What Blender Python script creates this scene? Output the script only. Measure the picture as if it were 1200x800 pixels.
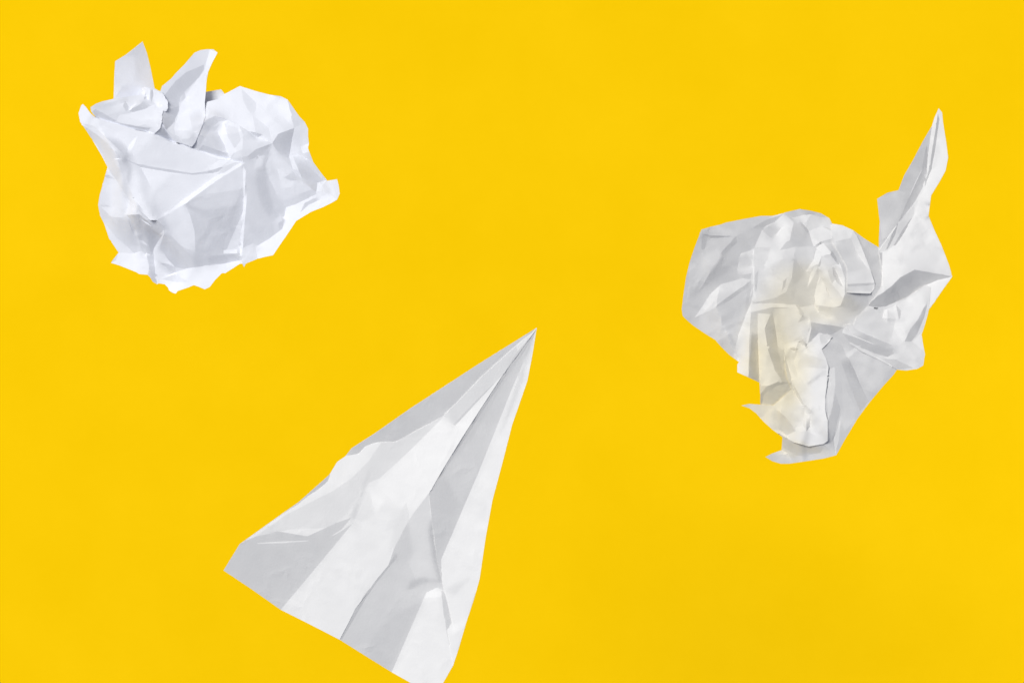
import bpy, bmesh, math, random
import numpy as np
from mathutils import Vector
from mathutils.geometry import delaunay_2d_cdt

for o in list(bpy.data.objects):
    bpy.data.objects.remove(o)
scene = bpy.context.scene
COL = scene.collection

# ------------------------------------------------------------------ camera
S = 0.0005                     # metres per traced unit (a ball is about 15 cm across)
CAM_DIST = 2.4
cam_data = bpy.data.cameras.new('camera')
cam_data.sensor_width = 36.0
cam_data.lens = 36.0 * CAM_DIST / 0.6
cam_data.clip_start = 0.05
cam_data.clip_end = 50.0
cam = bpy.data.objects.new('camera', cam_data)
COL.objects.link(cam)
cam.location = (0, -CAM_DIST, 0)
cam.rotation_euler = (math.radians(90), 0, 0)
scene.camera = cam

# ------------------------------------------------------------------ light
AMB = 0.20                     # room light
KEY_W = 372.0
BG_W = 4.9
world = bpy.data.worlds.new('World')
scene.world = world
world.use_nodes = True
bgn = world.node_tree.nodes['Background']
bgn.inputs[0].default_value = (0.90, 0.96, 1.18, 1)
bgn.inputs[1].default_value = AMB

def area_lamp(name, loc, target, sx, sy, watts, color=(1, 1, 1)):
    ld = bpy.data.lights.new(name, 'AREA')
    ld.shape = 'RECTANGLE'
    ld.size = sx; ld.size_y = sy
    ld.energy = watts
    ld.color = color
    o = bpy.data.objects.new(name, ld)
    COL.objects.link(o)
    o.location = loc
    o.rotation_euler = (Vector(target) - Vector(loc)).to_track_quat('-Z', 'Y').to_euler()
    return o

LX, LY, LZ = -0.42, 0.42, 0.80                 # towards the key softbox: left, up, towards the camera
ln = math.sqrt(LX*LX + LY*LY + LZ*LZ)
LX, LY, LZ = LX/ln, LY/ln, LZ/ln
KD = 6.0
area_lamp('key_softbox', (LX*KD, -LZ*KD, LY*KD), (0, 0, 0), 2.0, 2.0, KEY_W, (1.0, 0.988, 0.962))
area_lamp('added_backdrop_fill', (-1.5, 0.25, -0.3), (0.25, 1.0, -0.1), 0.3, 1.6, BG_W*0.75)  # added fill lamps, out of frame, only to brighten the yellow backdrop
area_lamp('added_backdrop_fill', (1.5, 0.25, -0.6), (-0.1, 1.0, -0.25), 0.3, 1.6, BG_W*2.3)

scene.view_settings.view_transform = 'Standard'
scene.view_settings.look = 'None'
scene.view_settings.exposure = 0.0
scene.view_settings.gamma = 1.0
scene.view_settings.use_curve_mapping = False
scene.cycles.max_bounces = 8
scene.cycles.diffuse_bounces = 5

# ------------------------------------------------------------------ materials
def paper_material(name, col, bounce_tint=None, bounce_col=(0.80, 0.70, 0.47), bounce_amt=0.5, seed=0.0):
    m = bpy.data.materials.new(name)
    m.use_nodes = True
    nt = m.node_tree; N = nt.nodes; Lk = nt.links
    bsdf = N['Principled BSDF']
    bsdf.inputs['Roughness'].default_value = 0.62
    bsdf.inputs['Specular IOR Level'].default_value = 0.22
    tc = N.new('ShaderNodeTexCoord')
    mp = N.new('ShaderNodeMapping'); mp.inputs['Location'].default_value = (seed, seed*1.7, seed*0.3)
    Lk.new(tc.outputs['Object'], mp.inputs['Vector'])
    # faint cloudiness of the pulp
    n1 = N.new('ShaderNodeTexNoise'); n1.inputs['Scale'].default_value = 38; n1.inputs['Detail'].default_value = 5
    Lk.new(mp.outputs[0], n1.inputs['Vector'])
    r1 = N.new('ShaderNodeMapRange'); r1.inputs[1].default_value = 0.3; r1.inputs[2].default_value = 0.7
    r1.inputs[3].default_value = 0.99; r1.inputs[4].default_value = 1.01
    Lk.new(n1.outputs['Fac'], r1.inputs[0])
    mul = N.new('ShaderNodeVectorMath'); mul.operation = 'SCALE'
    mul.inputs[0].default_value = col
    Lk.new(r1.outputs[0], mul.inputs['Scale'])
    out = mul.outputs[0]
    # yellow bounce light painted into the base colour: (x, z, radius x, radius z, amount) in metres around the sheet
    for (sx, sz, rx, rz, amt) in (bounce_tint or []):
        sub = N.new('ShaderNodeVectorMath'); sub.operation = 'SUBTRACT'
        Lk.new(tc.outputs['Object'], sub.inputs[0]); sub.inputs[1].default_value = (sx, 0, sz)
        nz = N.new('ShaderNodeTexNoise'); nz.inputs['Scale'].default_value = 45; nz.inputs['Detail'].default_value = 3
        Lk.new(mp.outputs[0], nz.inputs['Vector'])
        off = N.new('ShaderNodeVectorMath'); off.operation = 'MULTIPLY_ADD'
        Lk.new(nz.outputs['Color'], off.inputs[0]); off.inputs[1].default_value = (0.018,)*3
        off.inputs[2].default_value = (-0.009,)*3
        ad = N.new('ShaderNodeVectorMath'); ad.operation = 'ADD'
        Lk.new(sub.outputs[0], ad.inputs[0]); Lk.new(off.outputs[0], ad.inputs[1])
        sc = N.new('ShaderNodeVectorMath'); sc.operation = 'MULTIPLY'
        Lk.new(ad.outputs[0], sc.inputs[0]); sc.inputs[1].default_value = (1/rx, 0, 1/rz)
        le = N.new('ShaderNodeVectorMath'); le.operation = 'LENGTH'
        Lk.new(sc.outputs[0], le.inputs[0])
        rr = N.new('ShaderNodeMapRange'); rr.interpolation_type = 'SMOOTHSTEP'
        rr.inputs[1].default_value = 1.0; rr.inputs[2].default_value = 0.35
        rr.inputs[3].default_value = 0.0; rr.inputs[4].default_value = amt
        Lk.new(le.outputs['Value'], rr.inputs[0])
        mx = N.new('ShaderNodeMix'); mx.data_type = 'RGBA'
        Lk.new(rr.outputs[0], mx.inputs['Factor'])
        Lk.new(out, mx.inputs[6]); mx.inputs[7].default_value = (*bounce_col, 1)
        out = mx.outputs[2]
    Lk.new(out, bsdf.inputs['Base Color'])
    # fibre tooth and faint creases
    f = N.new('ShaderNodeTexNoise'); f.inputs['Scale'].default_value = 900; f.inputs['Detail'].default_value = 3
    Lk.new(mp.outputs[0], f.inputs['Vector'])
    w = N.new('ShaderNodeTexNoise'); w.inputs['Scale'].default_value = 70; w.inputs['Detail'].default_value = 4
    Lk.new(mp.outputs[0], w.inputs['Vector'])
    wa = N.new('ShaderNodeVectorMath'); wa.operation = 'MULTIPLY_ADD'
    Lk.new(w.outputs['Color'], wa.inputs[0]); wa.inputs[1].default_value = (0.012,)*3
    Lk.new(mp.outputs[0], wa.inputs[2])
    v = N.new('ShaderNodeTexVoronoi'); v.feature = 'DISTANCE_TO_EDGE'; v.inputs['Scale'].default_value = 55
    Lk.new(wa.outputs[0], v.inputs['Vector'])
    vr = N.new('ShaderNodeMapRange'); vr.inputs[1].default_value = 0.0; vr.inputs[2].default_value = 0.16
    vr.inputs[3].default_value = 1.0; vr.inputs[4].default_value = 0.0
    Lk.new(v.outputs['Distance'], vr.inputs[0])
    gate = N.new('ShaderNodeMath'); gate.operation = 'MULTIPLY'
    gr = N.new('ShaderNodeMapRange'); gr.inputs[1].default_value = 0.48; gr.inputs[2].default_value = 0.62
    Lk.new(n1.outputs['Fac'], gr.inputs[0])
    Lk.new(vr.outputs[0], gate.inputs[0]); Lk.new(gr.outputs[0], gate.inputs[1])
    b1 = N.new('ShaderNodeBump'); b1.inputs['Strength'].default_value = 0.2; b1.inputs['Distance'].default_value = 0.0004
    Lk.new(f.outputs['Fac'], b1.inputs['Height'])
    b2 = N.new('ShaderNodeBump'); b2.inputs['Strength'].default_value = 0.3; b2.inputs['Distance'].default_value = 0.0005
    Lk.new(gate.outputs[0], b2.inputs['Height']); Lk.new(b1.outputs[0], b2.inputs['Normal'])
    b3 = N.new('ShaderNodeBump'); b3.inputs['Strength'].default_value = 0.04; b3.inputs['Distance'].default_value = 0.0015
    Lk.new(w.outputs['Fac'], b3.inputs['Height']); Lk.new(b2.outputs[0], b3.inputs['Normal'])
    Lk.new(b3.outputs[0], bsdf.inputs['Normal'])
    return m

def backdrop_material():
    m = bpy.data.materials.new('yellow_card')
    m.use_nodes = True
    nt = m.node_tree; N = nt.nodes; Lk = nt.links
    bsdf = N['Principled BSDF']
    bsdf.inputs['Roughness'].default_value = 0.9
    bsdf.inputs['Specular IOR Level'].default_value = 0.0
    tc = N.new('ShaderNodeTexCoord')
    n = N.new('ShaderNodeTexNoise'); n.inputs['Scale'].default_value = 9; n.inputs['Detail'].default_value = 9; n.inputs['Roughness'].default_value = 0.65
    Lk.new(tc.outputs['Object'], n.inputs['Vector'])
    mx = N.new('ShaderNodeMix'); mx.data_type = 'RGBA'
    mx.inputs[6].default_value = (0.880, 0.545, 0.0008, 1)
    mx.inputs[7].default_value = (0.975, 0.612, 0.0040, 1)
    Lk.new(n.outputs['Fac'], mx.inputs['Factor'])
    Lk.new(mx.outputs[2], bsdf.inputs['Base Color'])
    return m

# ------------------------------------------------------------------ backdrop
BW, BH, BY = 7.0, 5.0, 1.0
bm = bmesh.new()
bmesh.ops.create_cube(bm, size=1)
for v in bm.verts:
    v.co = Vector((v.co.x*BW, BY + 0.01 + v.co.y*0.02, v.co.z*BH))
me = bpy.data.meshes.new('backdrop'); bm.to_mesh(me); bm.free()
backdrop = bpy.data.objects.new('backdrop', me); COL.objects.link(backdrop)
me.materials.append(backdrop_material())
backdrop['kind'] = 'structure'
backdrop['label'] = 'plain bright yellow card backdrop behind the white papers'

# ------------------------------------------------------------------ folded paper: traced creases -> sheet with depth
def P(s):
    return [tuple(float(c) for c in q.split(',')) for q in s.split()]

def inside(px, py, poly):
    x = np.asarray(px); y = np.asarray(py)
    r = np.zeros(x.shape, bool)
    n = len(poly); j = n-1
    for i in range(n):
        xi, yi = poly[i]; xj, yj = poly[j]
        if yi != yj:
            c = ((yi > y) != (yj > y)) & (x < (xj-xi)*(y-yi)/(yj-yi) + xi)
            r ^= c
        j = i
    return r

def seg_dist(px, py, a, b):
    ax, ay = a; bx, by = b
    dx, dy = bx-ax, by-ay
    L2 = dx*dx+dy*dy + 1e-9
    t = np.clip(((px-ax)*dx + (py-ay)*dy)/L2, 0, 1)
    return np.hypot(px-(ax+t*dx), py-(ay+t*dy))

def lin(s):
    return s/12.92 if s < 0.04045 else ((s+0.055)/1.055)**2.4

def triangulate(outline, facets, h, rng):
    pool = []
    def snap(p, r=1.7):
        for i, q in enumerate(pool):
            if math.hypot(p[0]-q[0], p[1]-q[1]) < r:
                return i
        pool.append(p); return len(pool)-1
    loops = [[snap(p, 0.6) for p in outline]]
    for f in facets:
        loops.append([snap(p) for p in f[1]])
    polys = [[pool[i] for i in lp] for lp in loops]
    segs = {}
    for k, lp in enumerate(loops):
        soft = k > 0 and len(facets[k-1]) > 2
        for a, b in zip(lp, lp[1:]+lp[:1]):
            if a != b:
                key = (min(a, b), max(a, b))
                segs[key] = min(segs.get(key, 9), 2 if k == 0 else (1 if soft else 0)) if key in segs else (2 if k == 0 else (1 if soft else 0))
    # 0 crease, 1 soft, 2 outline ; subdivide
    verts = [Vector(p) for p in pool]; edges = []; kind = []
    for (a, b), kd in segs.items():
        pa, pb = pool[a], pool[b]
        L = math.hypot(pb[0]-pa[0], pb[1]-pa[1])
        n = max(1, int(round(L/h)))
        prev = a
        for i in range(1, n):
            t = i/n
            verts.append(Vector((pa[0]+(pb[0]-pa[0])*t, pa[1]+(pb[1]-pa[1])*t)))
            edges.append((prev, len(verts)-1)); kind.append(kd); prev = len(verts)-1
        edges.append((prev, b)); kind.append(kd)
    ox = np.array([p[0] for p in polys[0]]); oy = np.array([p[1] for p in polys[0]])
    gx, gy = np.meshgrid(np.arange(ox.min(), ox.max(), h), np.arange(oy.min(), oy.max(), h*0.866))
    gx = gx + (np.arange(gx.shape[0]) % 2)[:, None]*h*0.5
    gx = (gx + rng.uniform(-.22, .22, gx.shape)*h).ravel(); gy = (gy + rng.uniform(-.22, .22, gy.shape)*h).ravel()
    ok = inside(gx, gy, polys[0])
    gx, gy = gx[ok], gy[ok]
    dmin = np.full(gx.shape, 1e9)
    for (a, b) in segs:
        dmin = np.minimum(dmin, seg_dist(gx, gy, pool[a], pool[b]))
    ok = dmin > 0.5*h
    verts += [Vector((x, y)) for x, y in zip(gx[ok], gy[ok])]
    vo, eo, fo, ov, oe, of = delaunay_2d_cdt(verts, edges, [], 0, 0.05, True)
    V = np.array([(v[0], v[1]) for v in vo]); T = np.array([f[:3] for f in fo])
    # pull together corners that all but coincide
    lead = np.arange(len(V)); cell = {}
    for i in range(len(V)):
        kx, ky = int(V[i, 0]), int(V[i, 1]); best = None
        for ax in (-1, 0, 1):
            for ay in (-1, 0, 1):
                for j in cell.get((kx+ax, ky+ay), ()):
                    if (V[i, 0]-V[j, 0])**2 + (V[i, 1]-V[j, 1])**2 < 0.7: best = j
        if best is None: cell.setdefault((kx, ky), []).append(i)
        else: lead[i] = best
    T = lead[T]
    T = T[(T[:, 0] != T[:, 1]) & (T[:, 1] != T[:, 2]) & (T[:, 0] != T[:, 2])]
    eo = [(lead[a], lead[b]) for a, b in eo]
    c = V[T].mean(1)
    a2 = (V[T[:, 1]]-V[T[:, 0]]); b2 = (V[T[:, 2]]-V[T[:, 0]])
    ar = 0.5*np.abs(a2[:, 0]*b2[:, 1]-a2[:, 1]*b2[:, 0])
    keep = inside(c[:, 0], c[:, 1], polys[0]) & (ar > 1e-5)
    T = T[keep]; c = c[keep]
    used = np.unique(T); remap = -np.ones(len(V), int); remap[used] = np.arange(len(used))
    V = V[used]; T = remap[T]
    ek = {}
    for (a, b), src in zip(eo, oe):
        if src and a != b and remap[a] >= 0 and remap[b] >= 0:
            ks = [kind[s] for s in src if s < len(kind)]
            if ks:
                ek[(min(remap[a], remap[b]), max(remap[a], remap[b]))] = min(ks)
    return V, T, c, ek, polys

def segsum(idx, val, n):
    return np.bincount(idx, weights=val, minlength=n)

KA, KK = 0.165, 0.86            # how lit the sheet is: room share, key share

def solve_sheet(V, T, target, ek, z0, zfloor, alb, soft_b=0.10, crease_b=0.012, wprior=0.0015, iters=18, wextra=None, pairs=None, gaps=(1.2, 5.0)):
    """depth of every vertex so that each facet gets its target shade from its tilt to the key"""
    n = len(V)
    x = V[:, 0]; y = -V[:, 1]
    i0, i1, i2 = T.T
    det = (x[i1]-x[i0])*(y[i2]-y[i0]) - (x[i2]-x[i0])*(y[i1]-y[i0])
    det = np.sign(det)*np.maximum(np.abs(det), 0.5)
    area = np.abs(det)/2
    # gradient coefficients
    gx = np.stack([(y[i1]-y[i2]), (y[i2]-y[i0]), (y[i0]-y[i1])], 1)/det[:, None]
    gy = np.stack([(x[i2]-x[i1]), (x[i0]-x[i2]), (x[i1]-x[i0])], 1)/det[:, None]
    # edges
    em = {}
    for t in range(len(T)):
        for a, b in ((0, 1), (1, 2), (2, 0)):
            k = (min(T[t, a], T[t, b]), max(T[t, a], T[t, b]))
            em.setdefault(k, []).append(t)
    E = [(k[0], k[1], v[0], v[1], {0: crease_b, 1: soft_b*0.6}.get(ek.get(k, 9), soft_b)) for k, v in em.items() if len(v) == 2]
    ea = np.array([e[0] for e in E]); eb = np.array([e[1] for e in E])
    et = np.array([e[2] for e in E]); eu = np.array([e[3] for e in E]); ew = np.array([e[4] for e in E])
    ex = x[eb]-x[ea]; ey = y[eb]-y[ea]; el = np.hypot(ex, ey)
    nx, ny = -ey/el, ex/el
    wE = ew*el*1.0
    wT = np.sqrt(area)
    tgt = target/alb
    z = z0.copy()
    wp = wprior*np.ones(n)
    av = segsum(T.ravel(), np.repeat(area/3, 3), n); wp = wp*np.sqrt(av)
    if wextra is not None: wp = wp + wextra*np.sqrt(av)
    def grad(zv):
        return (gx*zv[T]).sum(1), (gy*zv[T]).sum(1)
    wE0 = wE
    if pairs is not None: pl, pu = pairs
    for it in range(iters):
        wE = wE0*max(1.0, 6.0*0.7**it)      # begin with broad folds, end with crisp ones
        p, q = grad(z)
        nn = np.sqrt(1+p*p+q*q)
        d = (-p*LX - q*LY + LZ)/nn
        dc = np.maximum(d, 0.0)
        s = KA*(0.55+0.45/nn) + KK*dc
        lit = (d > 0).astype(float)
        sp = KK*lit*(-LX/nn - d*p/nn**2) - KA*0.45*p/nn**3
        sq = KK*lit*(-LY/nn - d*q/nn**2) - KA*0.45*q/nn**3
        rT = (s - tgt)*wT
        rob = 1/np.sqrt(1+((s-tgt)/0.25)**2)
        rT *= rob
        a_, b_ = sp*wT*rob, sq*wT*rob
        fl = (z < zfloor).astype(float)*0.6*np.sqrt(av) if zfloor is not None else np.zeros(n)
        stp = 0.02*wT               # slope limiter: no walls
        big = np.maximum(np.hypot(p, q)-1.4, 0)/(np.hypot(p, q)+1e-6)*0.9*np.sqrt(area+2.0) + stp
        def A(v):      # J^T J v
            vp, vq = (gx*v[T]).sum(1), (gy*v[T]).sum(1)
            u = a_*vp + b_*vq
            cp = u*a_ + big*big*vp; cq = u*b_ + big*big*vq
            w_ = wE*(nx*(vp[et]-vp[eu]) + ny*(vq[et]-vq[eu]))*wE
            m = len(T)
            cp += segsum(et, w_*nx, m) - segsum(eu, w_*nx, m)
            cq += segsum(et, w_*ny, m) - segsum(eu, w_*ny, m)
            r = segsum(T.ravel(), (gx*cp[:, None]+gy*cq[:, None]).ravel(), n)
            if pairs is not None:
                w_ = PW*PW*(v[pu]-v[pl])
                r += segsum(pu, w_, n) - segsum(pl, w_, n)
            return r + wp*wp*v + fl*fl*v
        jd = wE*(nx*(p[et]-p[eu]) + ny*(q[et]-q[eu]))*wE
        m = len(T)
        cp = rT*a_ + big*big*p + segsum(et, jd*nx, m) - segsum(eu, jd*nx, m)
        cq = rT*b_ + big*big*q + segsum(et, jd*ny, m) - segsum(eu, jd*ny, m)
        g = segsum(T.ravel(), (gx*cp[:, None]+gy*cq[:, None]).ravel(), n) + wp*wp*(z-z0)
        if zfloor is not None:
            g += fl*fl*(z-zfloor)
        if pairs is not None:
            gap_ = z[pu]-z[pl]
            PW = np.where(gap_ < gaps[0], 0.35, np.where(gap_ > gaps[1], 0.14, 0.04))
            w_ = PW*PW*(gap_-np.clip(gap_, gaps[0], gaps[1]))
            g += segsum(pu, w_, n) - segsum(pl, w_, n)
        # jacobi preconditioner
        dT = (a_[:, None]*gx + b_[:, None]*gy)**2 + (big*big)[:, None]*(gx*gx+gy*gy)
        D = segsum(T.ravel(), dT.ravel(), n) + wp*wp + fl*fl
        for tt, sg in ((et, 1), (eu, 1)):
            cc = (nx[:, None]*gx[tt] + ny[:, None]*gy[tt])**2*(wE*wE)[:, None]
            D += segsum(T[tt].ravel(), cc.ravel(), n)
        if pairs is not None:
            D += segsum(pu, PW*PW, n) + segsum(pl, PW*PW, n)
        D += 1e-9
        dx = np.zeros(n); r = -g; zz = r/D; pp = zz.copy(); rz = r@zz; r0 = rz
        for k in range(300):
            Ap = A(pp); al = rz/(pp@Ap+1e-30)
            dx += al*pp; r -= al*Ap
            zz = r/D; rz2 = r@zz
            if rz2 < 1e-6*r0: break
            pp = zz + (rz2/rz)*pp; rz = rz2
        st = min(1.0, 6.0/ (np.percentile(np.abs(dx), 98)+1e-9)) if it < 3 else 1.0
        z = z + dx*(0.7 if it < iters-3 else 1.0)*st
    # iron out needle spikes
    for k in range(30):
        p, q = grad(z)
        bad = np.hypot(p, q) > 2.3
        if not bad.any(): break
        vb = np.unique(T[bad])
        su = np.zeros(n); ct = np.zeros(n)
        for a, b in ((0, 1), (1, 2), (2, 0)):
            su += segsum(T[:, a], z[T[:, b]], n) + segsum(T[:, b], z[T[:, a]], n)
            ct += segsum(T[:, a], np.ones(len(T)), n) + segsum(T[:, b], np.ones(len(T)), n)
        z[vb] = 0.5*z[vb] + 0.5*(su/ct)[vb]
    if pairs is not None:
        for k in range(6):                     # a flap never dips below what it lies on
            lack = np.maximum(gaps[0]*0.7-(z[pu]-z[pl]), 0)
            z[pu] += 0.5*lack; z[pl] -= 0.5*lack
    p, q = grad(z); nn = np.sqrt(1+p*p+q*q); d = (-p*LX - q*LY + LZ)/nn
    s = KA*(0.55+0.45/nn) + KK*np.maximum(d, 0)
    err = math.sqrt((((s-tgt)**2)*area).sum()/area.sum())
    solve_sheet.pred = s*alb
    return z, err

def sample_floor(V, layers, default=-999.0):
    """height of the sheets already made under every vertex"""
    out = np.full(len(V), default)
    for (W, T, z) in layers:
        c = W[T]
        mn = c.min(1); mx = c.max(1)
        for i, p in enumerate(V):
            k = np.nonzero((mn[:, 0] <= p[0]) & (mx[:, 0] >= p[0]) & (mn[:, 1] <= p[1]) & (mx[:, 1] >= p[1]))[0]
            if not len(k): continue
            A_, B_, C_ = c[k, 0], c[k, 1], c[k, 2]
            d = (B_[:, 1]-C_[:, 1])*(A_[:, 0]-C_[:, 0]) + (C_[:, 0]-B_[:, 0])*(A_[:, 1]-C_[:, 1])
            a = ((B_[:, 1]-C_[:, 1])*(p[0]-C_[:, 0]) + (C_[:, 0]-B_[:, 0])*(p[1]-C_[:, 1]))/d
            b = ((C_[:, 1]-A_[:, 1])*(p[0]-C_[:, 0]) + (A_[:, 0]-C_[:, 0])*(p[1]-C_[:, 1]))/d
            g = 1-a-b
            hit = (a > -.01) & (b > -.01) & (g > -.01)
            if hit.any():
                j = np.nonzero(hit)[0][0]; t = T[k[j]]
                out[i] = max(out[i], a[j]*z[t[0]] + b[j]*z[t[1]] + g[j]*z[t[2]])
    return out

def world_pt(x, y, d):
    k = 1 - d*S/CAM_DIST
    return Vector(((x-600)*S*k, -d*S, (400-y)*S*k))

def outline_dist(V, poly):
    dm = np.full(len(V), 1e9)
    for a, b in zip(poly, poly[1:]+poly[:1]):
        dm = np.minimum(dm, seg_dist(V[:, 0], V[:, 1], a, b))
    return dm

def make_sheet(name, V, T, z, ek, mat, parent, origin, closed_depth=None, rng=None, poly=None, thick=0.3, sel=None, src=None, edge_v=None, walls=()):
    Tall = T
    if sel is not None: T = T[sel]
    if sel is not None and not closed_depth:
        used = np.unique(T); rm = -np.ones(len(V), int); rm[used] = np.arange(len(used))
        ek = {(min(rm[a], rm[b]), max(rm[a], rm[b])): k for (a, b), k in ek.items() if rm[a] >= 0 and rm[b] >= 0}
        wz = [(rm[w[1]], rm[w[2]], world_pt(*V[w[3]], z[w[3]]), world_pt(*V[w[4]], z[w[4]]), w[1] == w[3], w[2] == w[4]) for w in walls]
        V = V[used]; z = z[used]; T = rm[T]
    else: wz = []
    bm = bmesh.new()
    vs = [bm.verts.new(world_pt(V[i, 0], V[i, 1], z[i]) - origin) for i in range(len(V))]
    for t in T:
        a, b, c = t
        A_, B_, C_ = V[a], V[b], V[c]
        cr = (B_[0]-A_[0])*(C_[1]-A_[1]) - (B_[1]-A_[1])*(C_[0]-A_[0])
        try:
            bm.faces.new((vs[a], vs[c], vs[b]) if cr > 0 else (vs[a], vs[b], vs[c]))
        except ValueError:
            pass
    bm.verts.ensure_lookup_table()
    wv = {}
    for a, b, ca, cb, ja, jb in wz:
        e = bm.edges.get((vs[a], vs[b]))
        if e is None or len(e.link_faces) != 1: continue
        def low_vert(i, c_, joined):
            if joined: return vs[i]
            if i not in wv: wv[i] = bm.verts.new(c_ - origin + Vector((0, 0.0002, 0)))
            return wv[i]
        la, lb = low_vert(a, ca, ja), low_vert(b, cb, jb)
        f = e.link_faces[0]; fv = list(f.verts); i = fv.index(vs[a])
        q = (vs[b], vs[a], la, lb) if fv[(i+1) % 3] is vs[b] else (vs[a], vs[b], lb, la)
        q2 = []
        for v in q:
            if v not in q2: q2.append(v)
        if len(q2) > 2:
            try: bm.faces.new(q2)
            except ValueError: pass
    if closed_depth:
        dm = outline_dist(V, poly)
        R = dm.max()
        bound = edge_v
        nO = int((np.arange(len(V)) == src).sum())     # points before flaps were split off
        zlow = np.full(nO, 1e9); np.minimum.at(zlow, src, z)
        Tall = src[Tall]
        # far side of the crumpled sheet: random folds behind the front
        seeds = np.stack([rng.uniform(V[:, 0].min(), V[:, 0].max(), 60), rng.uniform(V[:, 1].min(), V[:, 1].max(), 60)], 1)
        tilt = rng.uniform(-.45, .45, (60, 2)); lev = rng.uniform(-7, 7, 60)
        back = []
        for i in range(nO):
            if i in bound:
                back.append(bm.verts.new(vs[i].co)); continue
            dd = np.hypot(seeds[:, 0]-V[i, 0], seeds[:, 1]-V[i, 1])
            w = np.exp(-(dd/14.0)**2); w /= w.sum()+1e-9
            u = min(1.0, dm[i]/R)
            f = math.sqrt(max(0, 1-(1-u)**2))
            rel = (w*(lev + tilt[:, 0]*(V[i, 0]-seeds[:, 0]) + tilt[:, 1]*(V[i, 1]-seeds[:, 1]))).sum()
            zb = min(-closed_depth*f*0.9 + rel*min(1, dm[i]/18), zlow[i]-min(6, 0.5*dm[i]))
            back.append(bm.verts.new(world_pt(V[i, 0], V[i, 1], zb) - origin))
        for t in Tall:
            a, b, c = t
            if a in bound and b in bound and c in bound: continue
            A_, B_, C_ = V[a], V[b], V[c]
            cr = (B_[0]-A_[0])*(C_[1]-A_[1]) - (B_[1]-A_[1])*(C_[0]-A_[0])
            try:
                bm.faces.new((back[a], back[b], back[c]) if cr > 0 else (back[a], back[c], back[b]))
            except ValueError:
                pass
    bm.verts.index_update()
    bm.normal_update()
    nV = len(V)
    creased = []
    for e in bm.edges:
        a, b = sorted((e.verts[0].index, e.verts[1].index))
        if b < nV and ek.get((a, b), 9) == 0 and e.is_manifold and e.calc_face_angle(0) > math.radians(8):
            creased.append(e)
        elif len(e.link_faces) == 2 and e.calc_face_angle(0) > math.radians(26):
            creased.append(e)
        elif b < nV and ek.get((a, b), 9) == 2:
            creased.append(e)
    for e in creased: e.smooth = False
    if not closed_depth:
        # the sheet's own thickness: a back face and a thin cut edge
        bm.normal_update()
        off = {v: v.co - v.normal*thick*S for v in bm.verts}
        rim = [e for e in bm.edges if len(e.link_faces) == 1]
        front = list(bm.faces)
        nb = {v: bm.verts.new(c) for v, c in off.items()}
        for f in front:
            bm.faces.new([nb[v] for v in reversed(f.verts)])
        rf = []
        for e in rim:
            f = e.link_faces[0]
            vv = list(f.verts); i = vv.index(e.verts[0])
            a, b = (e.verts[0], e.verts[1]) if vv[(i+1) % len(vv)] is e.verts[1] else (e.verts[1], e.verts[0])
            rf.append(bm.faces.new((b, a, nb[a], nb[b])))
        for f in rf:
            for e in f.edges: e.smooth = False
            f.smooth = True
        for e in list(creased):
            o2 = bm.edges.get((nb[e.verts[0]], nb[e.verts[1]]))
            if o2: o2.smooth = False
    bmesh.ops.delete(bm, geom=[v for v in bm.verts if not v.link_faces], context='VERTS')
    for f in bm.faces: f.smooth = True
    me = bpy.data.meshes.new(name); bm.to_mesh(me); bm.free()
    me.materials.append(mat)
    o = bpy.data.objects.new(name, me); COL.objects.link(o)
    o.parent = parent
    return o

STATS = []
def split_by_owner(V, T, own, ek, joins):
    """free edges of flaps: every flap gets border points of its own"""
    keep = np.zeros(len(V), bool)
    for line in joins:
        pts = P(line)
        for a, b in zip(pts, pts[1:]):
            keep |= seg_dist(V[:, 0], V[:, 1], a, b) < 1.6
    owners = [set() for _ in range(len(V))]
    for t, o_ in zip(T, own):
        for v in t: owners[v].add(int(o_))
    ids = {}; src = list(range(len(V))); low = []; up = []
    for v in range(len(V)):
        os_ = sorted(owners[v])
        for k, o_ in enumerate(os_):
            if k == 0 or keep[v]: ids[(v, o_)] = v
            else:
                ids[(v, o_)] = len(src); src.append(v)
                low.append(ids[(v, os_[k-1])]); up.append(ids[(v, o_)])
    T2 = np.array([[ids[(v, int(o_))] for v in t] for t, o_ in zip(T, own)])
    src = np.array(src)
    em = {}
    for i, t in enumerate(T):
        for a, b in ((t[0], t[1]), (t[1], t[2]), (t[2], t[0])):
            em.setdefault((min(a, b), max(a, b)), []).append(i)
    ek2 = {}; walls = []
    for (a, b), ts in em.items():
        for i in ts:
            p_, q_ = ids[(a, int(own[i]))], ids[(b, int(own[i]))]
            if (a, b) in ek: ek2[(min(p_, q_), max(p_, q_))] = ek[(a, b)]
        if len(ts) == 2 and own[ts[0]] != own[ts[1]]:
            hi, lo = max(own[ts[0]], own[ts[1]]), min(own[ts[0]], own[ts[1]])
            w = (int(hi), ids[(a, int(hi))], ids[(b, int(hi))], ids[(a, int(lo))], ids[(b, int(lo))])
            if w[1] != w[3] or w[2] != w[4]: walls.append(w)
    edge_v = set()
    for (a, b), ts in em.items():
        if len(ts) == 1: edge_v.update((a, b))
    return V[src], T2, ek2, src, (np.array(low, int), np.array(up, int)) if low else None, walls, edge_v

def merge(base, uppers):
    """flaps that grow out of the same sheet: one continuous surface, each flap a part of its own"""
    fac = list(base['facets']); reg = []
    for u in uppers:
        fac.append((u['base'], u['outline']))
        reg.append((u['name'], u.get('label'), len(fac)))
        fac += list(u['facets'])
    out = dict(base); out['facets'] = fac + list(base.get('last', [])); out['regions'] = reg
    return out

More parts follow.
